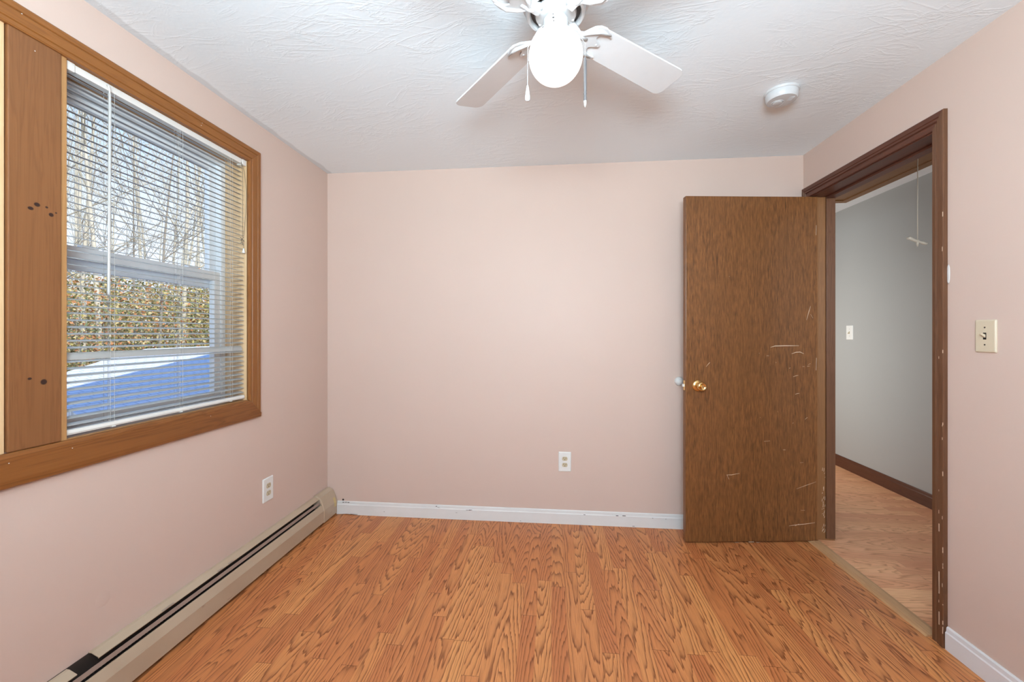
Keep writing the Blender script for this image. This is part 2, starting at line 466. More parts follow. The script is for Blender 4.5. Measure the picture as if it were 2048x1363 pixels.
b = BM(); x0, x1 = XL - WT, XL
box(b, x0, x1, REAR - 0.12, WY0, 0, HC); box(b, x0, x1, WY1, D, 0, HC)
box(b, x0, x1, WY0, WY1, 0, WZ0); box(b, x0, x1, WY0, WY1, WZ1, HC)
wl = setp(obj('wall_left', b, M['pink']), 'pink painted wall holding the pine-framed window', 'wall', kind='structure')
b = BM(); lathe(b, [(0.026, 0.0), (0.022, 0.0008), (0.012, 0.0013), (0.0, 0.0014)], (XL - 0.0003, 1.245, 0.315), 24, (1, 0, 0), caps=False)
obj('wall_patch', b, M['pink'], wl, smooth=True)
b = BM(); box(b, XL - WT, 1.627, D, D + 0.12, 0, HC)
setp(obj('wall_back', b, M['pink']), 'plain pink painted wall facing the camera', 'wall', kind='structure')
b = BM(); x0, x1 = XR, XR + 0.06
box(b, x0, x1, REAR - 0.12, DY0, 0, HC); box(b, x0, x1, DY1, D, 0, HC); box(b, x0, x1, DY0, DY1, DZ1, HC)
setp(obj('wall_right', b, M['pink']), 'pink painted wall around the open doorway', 'wall', kind='structure')
b = BM(); y0, y1 = REAR - 0.12, REAR
box(b, XL, -0.55, y0, y1, 0, HC); box(b, 0.45, XR, y0, y1, 0, HC)
box(b, -0.55, 0.45, y0, y1, 0, 1.03); box(b, -0.55, 0.45, y0, y1, 1.93, HC)  # opening is added to hold the lamps behind the camera
setp(obj('wall_rear', b, M['pink']), 'pink wall with an added window opening behind the camera', 'wall', kind='structure')

# hallway beyond the doorway
b = BM(); box(b, 1.512, HX + 0.1, HY0, HY1, -0.08, 0.0)
setp(obj('floor_hallway', b, M['hall_floor']), 'paler oak laminate floor of the hallway beyond the doorway', 'floor', kind='structure')
b = BM(); box(b, 1.567, HX + 0.1, HY0, HY1, HALL_Z, HALL_Z + 0.1)
setp(obj('ceiling_hallway', b, M['hall_ceiling']), 'white hallway ceiling glimpsed above the grey wall', 'ceiling', kind='structure')
b = BM(); box(b, HX, HX + 0.1, HY0, HY1, 0, HALL_Z)
setp(obj('wall_hallway', b, M['grey_wall']), 'blue-grey painted hallway wall seen through the doorway', 'wall', kind='structure')
b = BM(); x0, x1 = XR + 0.06, XR + 0.12
box(b, x0, x1, HY0, DY0, 0, HALL_Z); box(b, x0, x1, DY1, 3.65, 0, HALL_Z); box(b, x0, x1, 4.45, HY1, 0, HALL_Z); box(b, x0, x1, 3.65, 4.45, 2.0, HALL_Z); box(b, x0, x1, DY0, DY1, DZ1, HALL_Z)  # gap beyond the doorway is added to hold the hallway fill lamp
setp(obj('wall_hallway_near', b, M['grey_wall']), 'hallway side of the wall around the doorway', 'wall', kind='structure')
b = BM(); box(b, XR + 0.12, HX, HY1 - 0.1, HY1, 0, HALL_Z)
setp(obj('wall_hallway_end', b, M['grey_wall']), 'end wall of the hallway', 'wall', kind='structure')

# baseboards
def base_prof(t=0.012, h=0.087): return [(0, 0), (t, 0), (t, h*0.74), (t*0.72, h*0.79), (t*0.62, h*0.95), (t*0.35, h), (0, h)]
b = BM()
rings = []
for k in range(41):
    xx = -1.425 + (1.488 + 1.425) * k / 40
    lift = 0.006 * math.exp(-((xx + 1.36) / 0.05)**2)
    rings.append([(xx, D - p[0], p[1] + (lift if p[1] == 0 else 0)) for p in base_prof()])
loft(b, rings)
o = setp(obj('baseboard_back', b, M['chipped']), 'white chipped baseboard along the back wall', 'baseboard', kind='structure')
b = BM()
for xx, w_, z_ in [(-1.385, .012, .080), (-1.366, .010, .081), (-1.35, .012, .080), (-0.55, .03, .062), (-0.53, .02, .0635), (-0.75, .008, .078), (0.40, .015, .066), (0.44, .02, .067), (0.62, .006, .06), (0.70, .004, .058), (-1.1, .006, .03), (0.2, .012, .064), (-0.2, .006, .008), (0.5, .014, .006), (-1.33, .05, .004)]:
    box(b, xx, xx + w_, D - 0.0128, D - 0.008, z_, z_ + 0.0022)
obj('paint_chip', b, M['grime'], o)['kind'] = 'stuff'
b = BM(); lathe(b, [(0.007, 0), (0.006, 0.002), (0.0, 0.0022)], (-1.386, D, 0.094), 12, (0, -1, 0), caps=False)
obj('wall_hole', b, M['grime'], o)
b = BM()
loft(b, [[(XR - p[0], yy, p[1]) for p in base_prof()] for yy in (REAR, 1.725)])
setp(obj('baseboard_right', b, M['trim_white']), 'clean white baseboard along the right wall', 'baseboard', kind='structure')
b = BM(); loft(b, [[(HX - p[0], yy, p[1]*1.15) for p in base_prof()] for yy in (HY0, HY1 - 0.1)])
setp(obj('baseboard_hallway', b, M['hall_base']), 'dark stained baseboard along the hallway wall', 'baseboard', kind='structure')

# ---------------------------------------------------------------- window trim
CX = XL + 0.018
def casing_prof(w, t):
    return [(0, 0), (0, t*0.72), (w*0.06, t*0.86), (w*0.20, t*0.86), (w*0.22, t*0.70), (w*0.26, t*0.92), (w*0.64, t), (w*0.68, t*0.78), (w*0.72, t*0.98), (w*0.93, t*0.98), (w, t*0.80), (w, 0)]
t2 = empty('trim_2', (XL, 1.05, 0.783), 'stained pine casing around the window on the left wall', 'trim', kind='structure')
HW, LW, IY, IZ1, IZ0 = 0.071, 0.079, 1.900, 2.054, 0.877
IYL = 0.213
b = BM(); pf = casing_prof(HW, 0.018)
loft(b, [[(XL + t, IYL - d*LW/HW, IZ1 + d) for d, t in pf], [(XL + t, IY + d*LW/HW, IZ1 + d) for d, t in pf]])
obj('head_casing', b, M['casing_y'], t2)
pf = casing_prof(LW, 0.018)
for side in (1, -1):
    b = BM(); y_ = IY if side > 0 else IYL
    loft(b, [[(XL + t, y_ + side*d, IZ0 - d*0.95) for d, t in pf], [(XL + t, y_ + side*d, IZ1 + d*HW/LW - 0.0006) for d, t in pf]])
    obj('side_casing', b, M['casing_z'], t2)
# apron board with a rounded top edge, mitred against the side casing
b = BM()
ap = [(0.0, 0.0), (0.004, 0.0185), (0.012, 0.021), (0.094, 0.021), (0.094, 0.0)]     # (down from top, thickness)
def apy(d, s): return (IY + min(d/0.95, LW) - 0.0015) if s > 0 else (IYL - min(d/0.95, LW) + 0.0015)
ds = [0.0, 0.004, 0.012, 0.030, 0.050, 0.0745, 0.094]
th = [0.014, 0.0185, 0.021, 0.021, 0.021, 0.021, 0.019]
front = lambda s: [(XL + t, apy(d, s), IZ0 - 0.0015 - d) for d, t in zip(ds, th)] + [(XL, apy(d, s), IZ0 - 0.0015 - d) for d in ds[::-1]]
loft(b, [front(-1), front(1)])
obj('apron', b, M['apron'], t2, bevel=0.001, seg=1)
b = BM(); box(b, XL - 0.008, XL + 0.010, 0.995, 1.120, IZ0 - 0.001, IZ1 + 0.001)
obj('mullion_board', b, M['board'], t2, bevel=0.003)
# small nail heads in the casing
b = BM()
for (y_, z_) in [(1.62, 2.098), (1.615, 2.085), (1.02, 2.10), (1.14, 0.85), (1.66, 0.845), (0.99, 0.85), (1.055, 2.02)]:
    lathe(b, [(0.0014, -0.001), (0.0014, 0.0009), (0.0, 0.001)], (CX + (0.0025 if z_ < 1 else (-0.0085 if z_ < 2.05 else -0.0005)), y_, z_), 8, (1, 0, 0), caps=False)
obj('nail_head', b, M['spackle'], t2)['kind'] = 'stuff'

def make_window(idx, y0, y1, label):
    w = empty('window_%d' % idx, (XL - 0.15, (y0 + y1)/2, IZ0), label, 'window', kind='structure')
    xj = XL - 0.116
    # pine jamb boards
    for (a, c_) in ((y0 - 0.018, y0), (y1, y1 + 0.018)):
        bm = BM(); box(bm, xj, XL + 0.004, a, c_, IZ0 - 0.015, IZ1 + 0.015)
        obj('side_jamb', bm, M['jamb'] if a == y1 else M['jamb_edge'], w, bevel=0.0015)
    bm = BM(); box(bm, xj, XL + 0.001, y0, y1, IZ1, IZ1 + 0.018); obj('head_jamb', bm, M['jamb_edge'], w)
    bm = BM(); box(bm, xj, XL + 0.001, y0, y1, IZ0 - 0.014, IZ0); obj('sill_board', bm, M['jamb_edge'], w)
    # vinyl frame
    xo = XL - 0.186
    bm = BM(); f = 0.016
    box(bm, xo, xj, y0 - 0.018, y0 + f, IZ0 - 0.015, IZ1 + 0.018); box(bm, xo, xj, y1 - f, y1 + 0.018, IZ0 - 0.015, IZ1 + 0.018)
    box(bm, xo, xj, y0 + f, y1 - f, IZ1 - 0.022, IZ1 + 0.018); box(bm, xo, xj, y0 + f, y1 - f, IZ0 - 0.015, IZ0 + 0.012)
    # stop beads and balance tracks
    for yy in (y0 + f, y1 - f - 0.006): box(bm, xj - 0.008, xj - 0.001, yy, yy + 0.006, IZ0 + 0.012, IZ1 - 0.022)
    obj('frame', bm, M['vinyl'], w, bevel=0.0015)
    def sash(name, xa, xb, za, zb, st, rb, rt):
        bm = BM(); ya, yb = y0 + f + 0.001, y1 - f - 0.001
        box(bm, xa, xb, ya, ya + st, za, zb); box(bm, xa, xb, yb - st, yb, za, zb)
        box(bm, xa, xb, ya + st, yb - st, za, za + rb); box(bm, xa, xb, ya + st, yb - st, zb - rt, zb)
        s = obj(name, bm, M['vinyl'], w, bevel=0.002)
        bm = BM(); xm = (xa + xb)/2
        box(bm, xm - 0.002, xm + 0.002, ya + st - 0.004, yb - st + 0.004, za + rb - 0.004, zb - rt + 0.004)
        obj('pane', bm, M['glass'], s)
        return s
    sash('upper_sash', XL - 0.178, XL - 0.152, 1.425, IZ1 - 0.023, 0.036, 0.042, 0.030)
    lo = sash('lower_sash', XL - 0.148, XL - 0.122, IZ0 + 0.013, 1.502, 0.040, 0.030, 0.044)
    for yy in (y0 + 0.17, y1 - 0.17):
        bm = BM(); box(bm, XL - 0.146, XL - 0.124, yy - 0.028, yy + 0.028, 1.5025, 1.511); obj('sash_lock', bm, M['vinyl'], lo, bevel=0.003)
    return w
make_window(1, 1.139, 1.900, 'white vinyl double-hung window behind the lowered blind')
make_window(2, 0.213, 0.974, 'second double-hung window left of the knotty pine board')

# ---------------------------------------------------------------- mini blind
def slat_ring(xc, zc, tilt, wdt=0.025, crown=0.0022, th=0.0006):
    up, dn = [], []
    for k in range(6):
        s = k/5*2 - 1
        px = s*wdt/2; pz = crown*(1 - s*s)
        for lst, dz in ((up, th), (dn, 0)):
            qx = px; qz = pz + dz
            lst.append((xc + qx*cos(tilt) - qz*sin(tilt), zc + qx*sin(tilt) + qz*cos(tilt)))
    return up + dn[::-1]
def make_blind(y0, y1, label):
    xs = XL - 0.017
    r = empty('window_blind', (xs, (y0 + y1)/2, 0.883), label, 'blind', 'mini blinds in the window')
    a, c_ = y0 + 0.004, y1 - 0.004
    bm = BM()
    prism_y(bm, [(xs - 0.014, 2.030), (xs + 0.012, 2.030), (xs + 0.013, 2.052), (xs + 0.011, 2.052), (xs + 0.010, 2.033), (xs - 0.012, 2.033), (xs - 0.012, 2.052), (xs - 0.014, 2.052)], a, c_)
    obj('head_rail', bm, M['rail'], r)
    for (p, q) in ((a - 0.003, a + 0.022), (c_ - 0.020, c_ + 0.003)):
        bm = BM(); box(bm, xs - 0.017, xs + 0.0155, p, q, 2.0265, 2.0535); obj('bracket', bm, M['rail'], r, bevel=0.0015)
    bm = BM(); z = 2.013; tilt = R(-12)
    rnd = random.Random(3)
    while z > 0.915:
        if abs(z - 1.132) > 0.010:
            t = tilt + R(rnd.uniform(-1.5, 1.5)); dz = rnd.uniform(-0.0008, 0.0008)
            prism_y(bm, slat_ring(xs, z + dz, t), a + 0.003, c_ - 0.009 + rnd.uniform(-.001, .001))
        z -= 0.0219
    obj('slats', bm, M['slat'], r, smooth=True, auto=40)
    bm = BM(); prism_y(bm, slat_ring(xs, 1.132, R(-68)), a + 0.003, c_ - 0.010)
    o = obj('tilted_slat', bm, M['slat'], r, smooth=True, auto=40); o['label'] = 'slat flipped on edge near the bottom of the blind'
    bm = BM(); prism_y(bm, [(xs - 0.011, 0.886), (xs + 0.011, 0.886), (xs + 0.013, 0.892), (xs + 0.010, 0.902), (xs - 0.010, 0.902), (xs - 0.013, 0.892)], a + 0.002, c_ - 0.004)
    br = obj('bottom_rail', bm, M['rail'], r, bevel=0.001)
    for yy in (a + 0.14, a + 0.40, c_ - 0.09):
        bm = BM(); box(bm, xs - 0.0135, xs + 0.0140, yy - 0.006, yy + 0.006, 0.8842, 0.8862); obj('tape_clip', bm, M['white'], br)
    for yy in (a + 0.135, a + 0.40, c_ - 0.09):
        bm = BM()
        for dx in (-0.0128, 0.0128):
            for dy in (-0.006, 0.007): tube(bm, [(xs + dx, yy + dy, 2.030), (xs + dx, yy + dy, 0.903)], 0.00055, 5)
        tube(bm, [(xs, yy, 2.030), (xs, yy, 0.903)], 0.0006, 5)
        obj('ladder_cord', bm, M['cord'], r)
    yw = y0 + 0.121
    bm = BM(); tube(bm, [(xs + 0.013, yw, 2.044), (xs + 0.021, yw, 2.040), (xs + 0.024, yw, 2.028), (xs + 0.024, yw, 2.014)], 0.0022, 8)
    obj('wand_hook', bm, M['white'], r, smooth=True)
    bm = BM(); tube(bm, [(xs + 0.024, yw, 2.016), (xs + 0.026, yw - 0.001, 1.96), (xs + 0.024, yw - 0.003, 1.345), (xs + 0.024, yw - 0.003, 1.335)], [0.0036, 0.0042, 0.0044, 0.003], 8)
    obj('tilt_wand', bm, M['wand'], r, smooth=True, auto=40)
    yc = y1 - 0.032
    lc = BM()
    tube(lc, [(xs + 0.013, yc, 2.036), (xs + 0.020, yc, 1.99), (xs + 0.020, yc, 1.675)], 0.0009, 6)
    tube(lc, [(xs + 0.013, yc, 2.036), (xs + 0.022, yc + 0.010, 1.99), (xs + 0.022, yc + 0.022, 1.90), (xs + 0.021, yc + 0.020, 1.80), (xs + 0.020, yc + 0.008, 1.68)], 0.0009, 6)
    kp = [(xs + 0.020 + 0.006*sin(3*i), yc + 0.006*sin(i*1.7) - (0.012 if i in (3, 7) else 0), 1.672 - 0.0028*i + 0.004*sin(i*2.3)) for i in range(14)]
    tube(lc, kp, 0.0014, 6)
    tube(lc, [(xs + 0.020, yc + 0.004, 1.64), (xs + 0.020, yc + 0.007, 1.618)], 0.0008, 6)
    k = obj('lift_cord', lc, M['old_cord'], r, smooth=True); k['label'] = 'knotted brown lift cord'
    bm = BM(); lathe(bm, [(0.002, 0.0), (0.003, -0.002), (0.0065, -0.021), (0.0065, -0.023), (0.0, -0.023)], (xs + 0.020, yc + 0.007, 1.618), 12, caps=False)
    obj('tassel', bm, M['white'], k, smooth=True, auto=40)
    return r
def copy_tree(o, parent=None):
    c = o.copy(); COL.objects.link(c)
    if parent: c.parent = parent
    for ch in list(o.children): copy_tree(ch, c)
    return c
bl = make_blind(1.139, 1.900, 'white mini blind with open slats, wand and knotted cord in the right-hand window')
bl2 = copy_tree(bl); bl2.location.y -= 0.926
bl2['label'] = 'sliver of a second mini blind at the left edge of the photo'

# ---------------------------------------------------------------- baseboard heater
ht = empty('baseboard_heater', (XL, 1.3, 0.0), 'long tan hot-water baseboard heater on the floor below the window', 'heater')
HY_0, HY_1 = 0.10, 2.500
def hp(sl, x):       # z on the sight line of slope sl through depth x
    return 1.205 - sl*abs(x)
b = BM(); box(b, XL + 0.0005, XL + 0.003, HY_0, 2.62, 0.012, 0.168)
obj('back_plate', b, M['dark_metal'], ht)
def hood(y0, y1):
    b = BM()
    prism_y(b, [(XL + 0.0005, 0.1715), (XL + 0.012, 0.171), (XL + 0.040, 0.158), (XL + 0.0385, 0.1545), (XL + 0.036, 0.1545), (XL + 0.0365, 0.1570), (XL + 0.012, 0.1685), (XL + 0.0035, 0.1685)], y0, y1)
    return b
obj('top_hood', hood(1.200, HY_1), M['heater'], ht)
b = hood(HY_0, 1.138)
bmesh.ops.translate(b, verts=b.verts, vec=(0.001, 0, -0.004))
obj('end_hood', b, M['heater'], ht)
b = BM(); prism_y(b, [(XL + 0.070, 0.016), (XL + 0.070, 0.088), (XL + 0.057, 0.1235), (XL + 0.052, 0.1225), (XL + 0.055, 0.1215), (XL + 0.0675, 0.087), (XL + 0.0675, 0.016)], HY_0, HY_1)
obj('front_panel', b, M['heater'], ht)
b = BM(); prism_y(b, [(XL + 0.041, 0.1423), (XL + 0.048, 0.1300), (XL + 0.046, 0.1292), (XL + 0.039, 0.1415)], HY_0, HY_1)
obj('damper_vane', b, M['vane'], ht)
b = BM()
tube(b, [(XL + 0.033, HY_0, 0.075), (XL + 0.033, 2.49, 0.075)], 0.011, 10)
y = HY_0 + 0.02
while y < 2.46:
    box(b, XL + 0.008, XL + 0.058, y, y + 0.0008, 0.045, 0.105); y += 0.012
obj('fin_tube', b, M['dark_metal'], ht)
b = BM()
prism_y(b, [(XL + 0.0005, 0.010), (XL + 0.073, 0.010), (XL + 0.0735, 0.090), (XL + 0.060, 0.130), (XL + 0.044, 0.165), (XL + 0.018, 0.1775), (XL + 0.0005, 0.178)], 2.470, 2.632)
ec = obj('end_cap', b, M['heater'], ht, bevel=0.006, seg=3)
b = BM(); prism_y(b, [(XL + 0.0742, 0.062), (XL + 0.0742, 0.088), (XL + 0.0640, 0.120), (XL + 0.0636, 0.120), (XL + 0.0735, 0.062)], 2.590, 2.612)
obj('paint_scuff', b, simple('yellow_scuff', srgb(205, 185, 130), 0.6), ec)
b = BM(); box(b, XL + 0.0015, XL + 0.05, HY_0, 2.47, 0.004, 0.012)
obj('bottom_plate', b, M['dark_metal'], ht)
for y_, l_ in ((1.42, 0.05), (1.68, 0.03), (1.74, 0.03)):
    b = BM(); prism_y(b, [(XL + 0.034, 0.1600), (XL + 0.0402, 0.1575), (XL + 0.0402, 0.1583), (XL + 0.034, 0.1618)], y_, y_ + l_)
    obj('scrape_mark', b, M['screw'], ht)

# ---------------------------------------------------------------- outlets and switches
def frame_on(wall, c):
    if wall == 'left': return (Vector(c), Vector((0, 1, 0)), Vector((0, 0, 1)), Vector((1, 0, 0)))
    if wall == 'back': return (Vector(c), Vector((1, 0, 0)), Vector((0, 0, 1)), Vector((0, -1, 0)))
    return (Vector(c), Vector((0, -1, 0)), Vector((0, 0, 1)), Vector((-1, 0, 0)))
def rrect(w, h, r, n=4):
    pts = []
    for (cx, cy, a0) in ((w/2-r, h/2-r, 0), (-w/2+r, h/2-r, pi/2), (-w/2+r, -h/2+r, pi), (w/2-r, -h/2+r, 3*pi/2)):
        for k in range(n+1): pts.append((cx + r*cos(a0 + pi/2*k/n), cy + r*sin(a0 + pi/2*k/n)))
    return pts
def plate_bm(fr, w, h, t=0.006):
    b = BM(); o, ex, ey, ez = fr
    f = lambda pts, z: [o + ex*p[0] + ey*p[1] + ez*z for p in pts]
    loft(b, [f(rrect(w, h, 0.004), 0.0), f(rrect(w, h, 0.004), t*0.4), f(rrect(w-0.004, h-0.004, 0.003), t*0.85), f(rrect(w-0.010, h-0.010, 0.003), t)])
    return b
def loc2(fr, dx, dy, dz=0.0): o, ex, ey, ez = fr; return o + ex*dx + ey*dy + ez*dz
def outlet(wall, c, w, h, label):
    fr = frame_on(wall, c)
    r = empty('power_outlet', c, label, 'outlet', None)
    obj('cover_plate', plate_bm(fr, w, h), M['white'], r)
    for s in (1, -1):
        q = (loc2(fr, 0, s*0.0195),) + fr[1:]
        b = BM()
        pts = []
        for k in range(28):
            a = 2*pi*k/28
            pts.append((0.0172*cos(a), max(-0.0125, min(0.0125, 0.0172*sin(a)))))
        poly_extrude(b, pts, q, 0.0045, 0.0072)
        rc = obj('receptacle', b, M['almond'], r)
        for dx, hh in ((-0.0063, 0.0085), (0.0063, 0.0070)):
            b = BM(); poly_extrude(b, [(dx-0.0011, 0.0005), (dx+0.0011, 0.0005), (dx+0.0011, 0.0005+hh), (dx-0.0011, 0.0005+hh)], q, 0.0070, 0.0074); obj('slot', b, M['black'], rc)
        b = BM(); poly_extrude(b, [(0.0026*cos(2*pi*k/10), -0.0062 + 0.0026*sin(2*pi*k/10)) for k in range(10)], q, 0.0070, 0.0074)
        obj('ground_slot', b, M['black'], rc)
    b = BM(); lathe(b, [(0.003, 0.0055), (0.003, 0.0068), (0.0, 0.0072)], fr[0], 10, fr[3], caps=False)
    obj('screw', b, M['white'], r)
outlet('left', (XL, 2.0495, 0.381), 0.079, 0.124, 'white duplex outlet on the window wall above the heater')
outlet('back', (0.0835, D, 0.392), 0.079, 0.124, 'white duplex outlet low on the back wall')
def switch(wall, c, w, h, mat, label, up=True, tog=None):
    fr = frame_on(wall, c)
    r = empty('light_switch', c, label, 'switch')
    obj('cover_plate', plate_bm(fr, w, h), mat, r)
    b = BM(); poly_extrude(b, rrect(0.0105, 0.024, 0.001, 1), fr, 0.0055, 0.0066)
    obj('collar', b, M['almond'] if tog else M['black'], r)
    b = BM(); o, ex, ey, ez = fr
    s = 1 if up else -1
    pts = lambda z, y, hw, hh: [loc2(fr, dx, y + dy, z) for dx, dy in ((-hw, -hh), (hw, -hh), (hw, hh), (-hw, hh))]
    loft(b, [pts(0.006, 0.0, 0.0036, 0.0055), pts(0.013, s*0.004, 0.0034, 0.0045), pts(0.019, s*0.0075, 0.0030, 0.0032)])
    obj('toggle', b, tog or mat, r, bevel=0.0008)
    for dy in (0.030, -0.030):
        b = BM(); lathe(b, [(0.0028, 0.0055), (0.0028, 0.0066), (0.0, 0.0069)], loc2(fr, 0, dy), 10, ez, caps=False)
        obj('screw', b, M['grime'] if not tog else M['screw'], r)
switch('right', (XR, 1.5865, 1.195), 0.070, 0.114, M['ivory'], 'ivory toggle switch on the pink wall right of the doorway')
switch('right', (HX, 3.876, 1.211), 0.080, 0.124, M['white'], 'white toggle switch on the grey hallway wall', False, M['almond'])

# ---------------------------------------------------------------- doorway trim
t1 = empty('trim_1', (XR + 0.06, 2.18, 0.0), 'dark stained wooden frame around the open doorway', 'trim', kind='structure')
JY0, JY1, JZ = 1.788, 2.568, 1.998
for nm, (a, c_), mt in (('near_jamb', (JY0 - 0.016, JY0), M['dark_z']), ('hinge_jamb', (JY1, JY1 + 0.018), M['stop_z'])):
    b = BM(); box(b, XR - 0.001, XR + 0.134, a, c_, 0.0, JZ + 0.016); obj(nm, b, mt, t1)
b = BM(); box(b, XR - 0.001, XR + 0.134, JY0, JY1, JZ, JZ + 0.018); obj('head_jamb', b, M['dark_y'], t1)
b = BM(); box(b, XR + 0.082, XR + 0.131, JY1 - 0.010, JY1, 0.012, JZ); obj('door_stop', b, M['dark_z'], t1, bevel=0.002)
b = BM(); box(b, XR + 0.082, XR + 0.131, JY0, JY0 + 0.010, 0.012, JZ); obj('door_stop', b, M['dark_z'], t1, bevel=0.002)
b = BM(); box(b, XR + 0.082, XR + 0.131, JY0 + 0.010, JY1 - 0.010, JZ - 0.011, JZ); obj('door_stop', b, M['dark_y'], t1, bevel=0.002)
def dcasing(wl_, t):
    return [(0, 0), (0, t*0.55), (wl_*0.05, t*0.70), (wl_*0.30, t*0.74), (wl_*0.42, t*0.55), (wl_*0.47, t*0.85), (wl_*0.62, t*0.80), (wl_*0.66, t), (wl_*0.95, t), (wl_, t*0.9), (wl_, 0)]
CWH, CWL, CWF = 0.062, 0.054, 0.052
iy0, iy1, iz = JY0 - 0.006, JY1 + 0.006, JZ + 0.004
for sx, xb in ((-1, XR), (1, XR + 0.12)):
    pf = dcasing(CWH, 0.016)
    b = BM(); loft(b, [[(xb + sx*t, iy0 - d*CWL/CWH, iz + d) for d, t in pf], [(xb + sx*t, iy1 + d*CWF/CWH, iz + d) for d, t in pf]])
    obj('head_casing', b, M['dark_y'], t1)
    pf = dcasing(CWL, 0.016)
    b = BM(); loft(b, [[(xb + sx*t, iy0 - d, 0.0) for d, t in pf], [(xb + sx*t, iy0 - d, iz + d*CWH/CWL) for d, t in pf]])
    nc = obj('side_casing', b, M['dark_z'], t1)
    pf = dcasing(CWF, 0.016)
    b = BM(); loft(b, [[(xb + sx*t, iy1 + d, 0.0) for d, t in pf], [(xb + sx*t, iy1 + d, iz + d*CWH/CWF) for d, t in pf]])
    obj('side_casing', b, M['dark_z'], t1)
# worn marks on the near casing and hinge jamb
b = BM(); rnd = random.Random(11)
xf = XR - 0.0165
for k in range(26):
    z_ = rnd.uniform(0.05, 1.7); z_ = z_ if rnd.random() > 0.45 else rnd.uniform(0.05, 0.6)
    yy = iy0 - CWL*rnd.choice([0.67, 0.96, 0.955, 0.93])
    box(b, xf, XR - 0.010, yy - 0.0012, yy + 0.0004, z_, z_ + rnd.uniform(0.003, 0.018))
for (z_, h_) in ((0.20, 0.085), (0.44, 0.03), (0.08, 0.05)):
    box(b, xf, XR - 0.010, iy0 - CWL*0.68 - 0.0022, iy0 - CWL*0.66, z_, z_ + h_)
obj('chipped_edge', b, M['chip'], t1)['kind'] = 'stuff'
b = BM()
for k in range(30):
    z_ = rnd.uniform(0.03, 0.42); x_ = XR + rnd.uniform(0.062, 0.079)
    h_ = rnd.uniform(0.004, 0.022)
    loft(b, [[(x_ + dx, JY1 + 0.001, z_ + dz) for dx, dz in ((0, 0), (0.002, 0), (0.004, h_), (0.0025, h_))], [(x_ + dx, JY1 - 0.0006, z_ + dz) for dx, dz in ((0, 0), (0.002, 0), (0.004, h_), (0.0025, h_))]])
obj('jamb_scratch', b, M['chip'], t1)['kind'] = 'stuff'
b = BM(); box(b, XR + 0.02, XR + 0.052, JY0, JY0 + 0.0015, 0.895, 0.955); box(b, XR + 0.012, XR + 0.02, JY0, JY0 + 0.003, 0.905, 0.945)
obj('strike_plate', b, M['brass'], t1)
b = BM(); lathe(b, [(0.0, 0.0), (0.020, 0.0008), (0.018, 0.0012), (0.0, 0.002)], (XR - 0.0005, iy0 - CWL - 0.012, 1.43), 16, (-1, 0, 0), caps=False)
for v in b.verts: v.co.z = 1.43 + (v.co.z - 1.43)*1.9; v.co.y = iy0 - CWL - 0.004 + (v.co.y - (iy0 - CWL - 0.012))*0.35
obj('spackle_patch', b, M['spackle'], t1, smooth=True)
# threshold strip
b = BM()
prism_y(b, [(1.480, 0.0), (1.486, 0.006), (1.500, 0.009), (1.530, 0.009), (1.546, 0.005), (1.550, 0.0)], JY0 + 0.001, JY1 - 0.001)
setp(obj('threshold_strip', b, M['thresh'], origin=(1.515, 2.18, 0)), 'flat wooden threshold strip where the two laminate floors meet', 'threshold')

# ---------------------------------------------------------------- the door
HPt = Vector((1.512, JY1 - 0.006, 0.0))           # hinge line
FE = Vector((0.763, 2.452, 0.0))                  # free end, camera-side face
dd = (FE - (HPt + Vector((0, 0, 0))));
dd = Vector((0.763 - 1.532, 2.448 - 2.537, 0)).normalized()
nn = Vector((dd.y, -dd.x, 0)); nn = nn if nn.y < 0 else -nn     # towards the camera
DW, DT, DZ0, DZT = 0.772, 0.035, 0.008, 1.992
P0 = Vector((1.532, 2.537, 0))                    # hinge corner of the camera-side face
def dp(s, t, z): return P0 + dd*s - nn*t + Vector((0, 0, z))      # s from hinge, t into the door, z up
dr = empty('door_1', dp(0, DT/2, 0), 'scratched dark oak door standing open against the back wall', 'door', kind='structure')
b = BM()
loft(b, [[dp(s, t, z) for s, t in ((0, 0), (DW, 0), (DW, DT), (0, DT))] for z in (DZ0, DZT)])
obj('door_slab', b, M['door'], dr, bevel=0.003)
b = BM(); loft(b, [[dp(s, t, z) for s, t in ((0.0005, -0.0006), (0.007, -0.0006), (0.007, 0.001), (0.0005, 0.001))] for z in (DZ0 + 0.002, DZT - 0.003)])
obj('edge_strip', b, M['stop_z'], dr)
# knob
KS, KZ = 0.772 - 0.070, 0.905
kc = dp(KS, 0, KZ)
b = BM(); lathe(b, [(0.033, 0.0), (0.033, 0.004), (0.029, 0.009), (0.016, 0.011), (0.013, 0.018), (0.0125, 0.026), (0.018, 0.030), (0.0255, 0.040), (0.0265, 0.050), (0.0225, 0.058), (0.0195, 0.059), (0.016, 0.055), (0.0075, 0.054), (0.0075, 0.060), (0.0, 0.0605)], kc, 36, nn, caps=False)
k1 = obj('door_knob', b, M['brass'], dr, smooth=True, auto=50)
b = BM(); lathe(b, [(0.0022, 0.0600), (0.0022, 0.0610), (0.0, 0.0611)], kc, 10, nn, caps=False); obj('keyhole', b, M['black'], k1)
b = BM(); lathe(b, [(0.033, 0.0), (0.033, 0.004), (0.029, 0.009), (0.016, 0.011), (0.013, 0.018), (0.0125, 0.026), (0.018, 0.030), (0.0255, 0.040), (0.0265, 0.050), (0.0225, 0.058), (0.0, 0.060)], dp(KS, DT, KZ), 28, -nn, caps=False)
obj('door_knob', b, M['brass'], dr, smooth=True, auto=50)
b = BM()
loft(b, [[dp(s, t, z) for s, t in ((DW - 0.001, 0.006), (DW + 0.0012, 0.006), (DW + 0.0012, 0.029), (DW - 0.001, 0.029))] for z in (KZ - 0.028, KZ + 0.028)])
